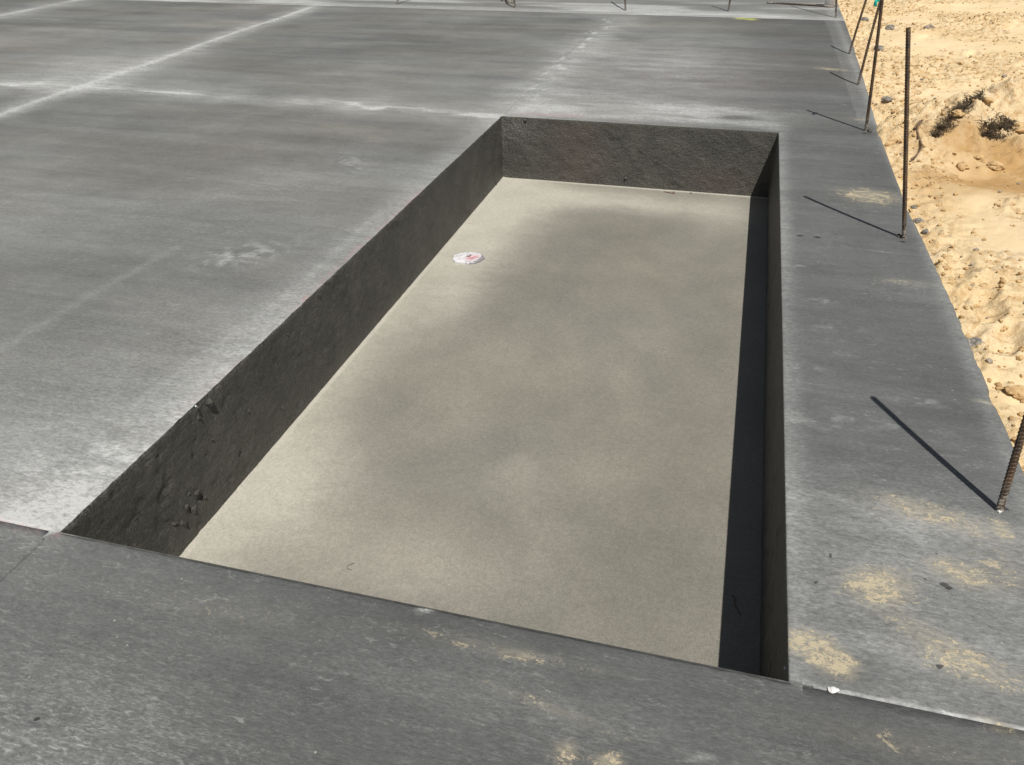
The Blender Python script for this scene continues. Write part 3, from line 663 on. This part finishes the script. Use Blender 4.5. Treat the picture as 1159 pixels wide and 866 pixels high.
# ------------------------------------------------------------------ reinforcing bars
def rebar_mesh(length, bend=0.0, dia=.0185, seed=0):
    """one bar along its own z, ribbed, a little bowed"""
    V, F = [], []; sg = 10; zs = []
    z = -.08
    while z < length:
        zs += [(z, 0), (z+.006, 0), (z+.0075, 1), (z+.0105, 1)]; z += .012
    zs.append((length, 0))
    for z, rib in zs:
        r = dia/2+(.0014 if rib else 0); t = max(z, 0)/length
        bx_ = bend*math.sin(math.pi*t)
        for k in range(sg):
            a = 2*math.pi*k/sg; rr = r+(.0012 if k in (0, 5) else 0); V.append((bx_+rr*math.cos(a), rr*math.sin(a), z+.003*math.sin(a)*(1 if 0 < z < length-.01 else 0)))
    for i in range(len(zs)-1):
        for k in range(sg): F.append([i*sg+k, i*sg+(k+1)%sg, (i+1)*sg+(k+1)%sg, (i+1)*sg+k])
    F += [list(range(sg))[::-1], [(len(zs)-1)*sg+k for k in range(sg)]]
    return V, F
G3 = 'steel bars standing up from the slab'
def bar(base, tip, label, bend=0.0):
    b, t = Vector(base), Vector(tip); d = t-b
    V, F = rebar_mesh(d.length, bend); o = poly_mesh('steel_bar', V, F, M_REBAR, smooth=True)
    o.data.polygons.foreach_set('use_smooth', [False]*len(o.data.polygons))
    o.location = b; o.rotation_mode = 'QUATERNION'; o.rotation_quaternion = d.to_track_quat('Z', 'Y')
    tag(o, label, 'steel bar', G3); return o
bar((2.439,.715,0), (2.398,.76,.885), 'rusty ribbed steel bar nearest the camera, cut off by the right picture edge', .004)
bar((2.435,2.675,0), (2.2476,2.691,.898), 'tall rusty steel bar whose top shows against the sand', .006)
bar((2.429,4.541,0), (2.335,4.497,.97), 'rusty steel bar with the teal ribbon, foot in line with the far recess wall', .006)
bar((2.488,5.893,0), (2.541,5.854,.895), 'rusty steel bar standing behind the one with the teal ribbon', -.01)
bar((2.512,7.157,0), (2.614,7.061,.895), 'rusty steel bar leaning at the slab edge, fifth from the camera', -.01)
bar((2.521,9.262,0), (2.37,9.456,1.18), 'steel bar at the far right corner beside the white pipe stub', .01)
bar((1.331,9.503,0), (1.365,9.422,.92), 'steel bar on the rear slab left of the white pipe stub', .01)
bar((.14,9.355,0), (.046,9.681,.73), 'steel bar on the rear slab beyond the joint from the recess corner', .01)
bar((-1.221,9.325,0), (-1.30,9.43,.6), 'steel bar on the rear slab beside the wrapped pipe stub', .01)
bar((-2.80,9.34,0), (-2.66,9.62,.40), 'short steel bar leaning on the rear slab, leftmost of them', .0)
# loose offcut lying on the rear slab
x0, y0 = at(875, 4.5); x1, y1 = at(931, 8)
V, F = rebar_mesh(math.hypot(x1-x0, y1-y0), .01); o = poly_mesh('loose_bar', V, F, M_REBAR, smooth=False)
o.location = (x0, y0, .012); o.rotation_mode = 'QUATERNION'; o.rotation_quaternion = Vector((x1-x0, y1-y0, 0)).to_track_quat('Z', 'Y')
tag(o, 'dark loose bar lying flat on the rear slab, left of the white pipe stub', 'steel bar')

# pipe stubs: parts pipe, collar
def lathe(prof_, seg_=24):
    V, F = [], []
    for r, z in prof_:
        for k in range(seg_): t = 2*math.pi*k/seg_; V.append((r*math.cos(t), r*math.sin(t), z))
    for i in range(len(prof_)-1):
        for k in range(seg_): F.append([i*seg_+k, i*seg_+(k+1)%seg_, (i+1)*seg_+(k+1)%seg_, (i+1)*seg_+k])
    return V, F
def pipe(px, py, r, h, label, collar=True, extra=None):
    x, y = at(px, py); e = bpy.data.objects.new('pipe_stub', None); COL.objects.link(e); e.location = (x, y, 0)
    tag(e, label, 'pipe', 'pipe stubs on the rear slab')
    V, F = lathe([(r*.88,-.02),(r,-.02),(r,h-.003),(r*.98,h),(r*.88,h),(r*.87,-.02)]); poly_mesh('pipe', V, F, M_WHITE, e)
    V, F = lathe([(r+.003,-.01),(r+.016,.0),(r+.015,.02),(r+.008,.03),(r+.002,.032)]); poly_mesh('collar', V, F, M_GREY, e)
    if extra:
        V, F = lathe([(r+.002,h*.5),(r+.006,h*.5+.002),(r+.006,h-.02),(r+.002,h-.018)]); poly_mesh('foam_sleeve', V, F, M_BLACK, e)
pipe(938, 8, .055, .35, 'white plastic pipe stub on the rear slab at the far right corner')
pipe(578, 3, .045, .30, 'white plastic pipe stub with a dark sleeve on the rear slab', extra=True)
pipe(571, 1, .03, .25, 'thinner white pipe stub left of the pipe with the dark sleeve', extra=True)

# teal ribbon tied round a bar: knot and two tails
def ribbon():
    e = bpy.data.objects.new('marker_ribbon', None); COL.objects.link(e)
    t = .86; b = np.array([2.429,4.541,0])+t*np.array([-.094,-.044,.97]); e.location = tuple(b)
    tag(e, 'teal marker ribbon tied round the third standing bar', 'ribbon')
    V, F = lathe([(.011,-.015),(.017,-.013),(.019,0),(.016,.013),(.011,.015)], 14); poly_mesh('knot', V, F, M_TEAL, e)
    for dx, l, w in ((-.022, .085, .010), (-.010, .06, .008)):
        V, F = [], []; n_ = 12
        for i in range(n_+1):
            q = i/n_; cx = dx*(math.sin(q*2.2))+-.008; cy = -.018-.006*math.sin(q*6+dx*100); z = -l*q
            for s_ in (-1, 1):
                for th in (-.0006, .0006): V.append((cx+s_*w*(.5+.5*q), cy+th+s_*.004*math.sin(q*5), z))
        for i in range(n_):
            a = i*4; c = a+4
            F += [[a,a+2,c+2,c],[a+1,c+1,c+3,a+3],[a,c,c+1,a+1],[a+2,a+3,c+3,c+2]]
        F += [[0,1,3,2],[n_*4,n_*4+2,n_*4+3,n_*4+1]]
        poly_mesh('tail', V, F, M_TEAL, e)
ribbon()

# ------------------------------------------------------------------ light, sky, camera
sd = Vector(SUN).normalized(); elev = math.asin(sd.z); az = math.atan2(sd.x, sd.y)
ld = bpy.data.lights.new('sun', 'SUN'); ld.energy = 5.0; ld.angle = math.radians(.53); ld.color = (1.0, .965, .91)
lo = bpy.data.objects.new('sun', ld); COL.objects.link(lo); lo.rotation_mode = 'QUATERNION'; lo.rotation_quaternion = sd.to_track_quat('Z', 'Y'); lo.location = (8, -12, 20)
w = bpy.data.worlds.new('World'); scene.world = w; w.use_nodes = True; nt = w.node_tree
bg = nt.nodes['Background']; sky = nt.nodes.new('ShaderNodeTexSky'); sky.sky_type = 'NISHITA'; sky.sun_disc = False
sky.sun_elevation = elev; sky.sun_rotation = az
hs = nt.nodes.new('ShaderNodeHueSaturation'); hs.inputs['Saturation'].default_value = .55
nt.links.new(sky.outputs[0], hs.inputs['Color']); nt.links.new(hs.outputs[0], bg.inputs[0]); bg.inputs[1].default_value = .05
cd_ = bpy.data.cameras.new('camera'); cam = bpy.data.objects.new('camera', cd_); COL.objects.link(cam)
r, u, f = AX
cam.matrix_world = Matrix(((r[0],u[0],-f[0],CAM[0]),(r[1],u[1],-f[1],CAM[1]),(r[2],u[2],-f[2],CAM[2]),(0,0,0,1)))
cd_.sensor_width = 36; cd_.sensor_fit = 'HORIZONTAL'; cd_.lens = 36*FPX/1159; cd_.clip_end = 2000; cd_.clip_start = .05
scene.camera = cam
v = scene.view_settings; v.view_transform = 'Standard'; v.look = 'None'; v.gamma = 1; v.use_curve_mapping = False; v.exposure = .12
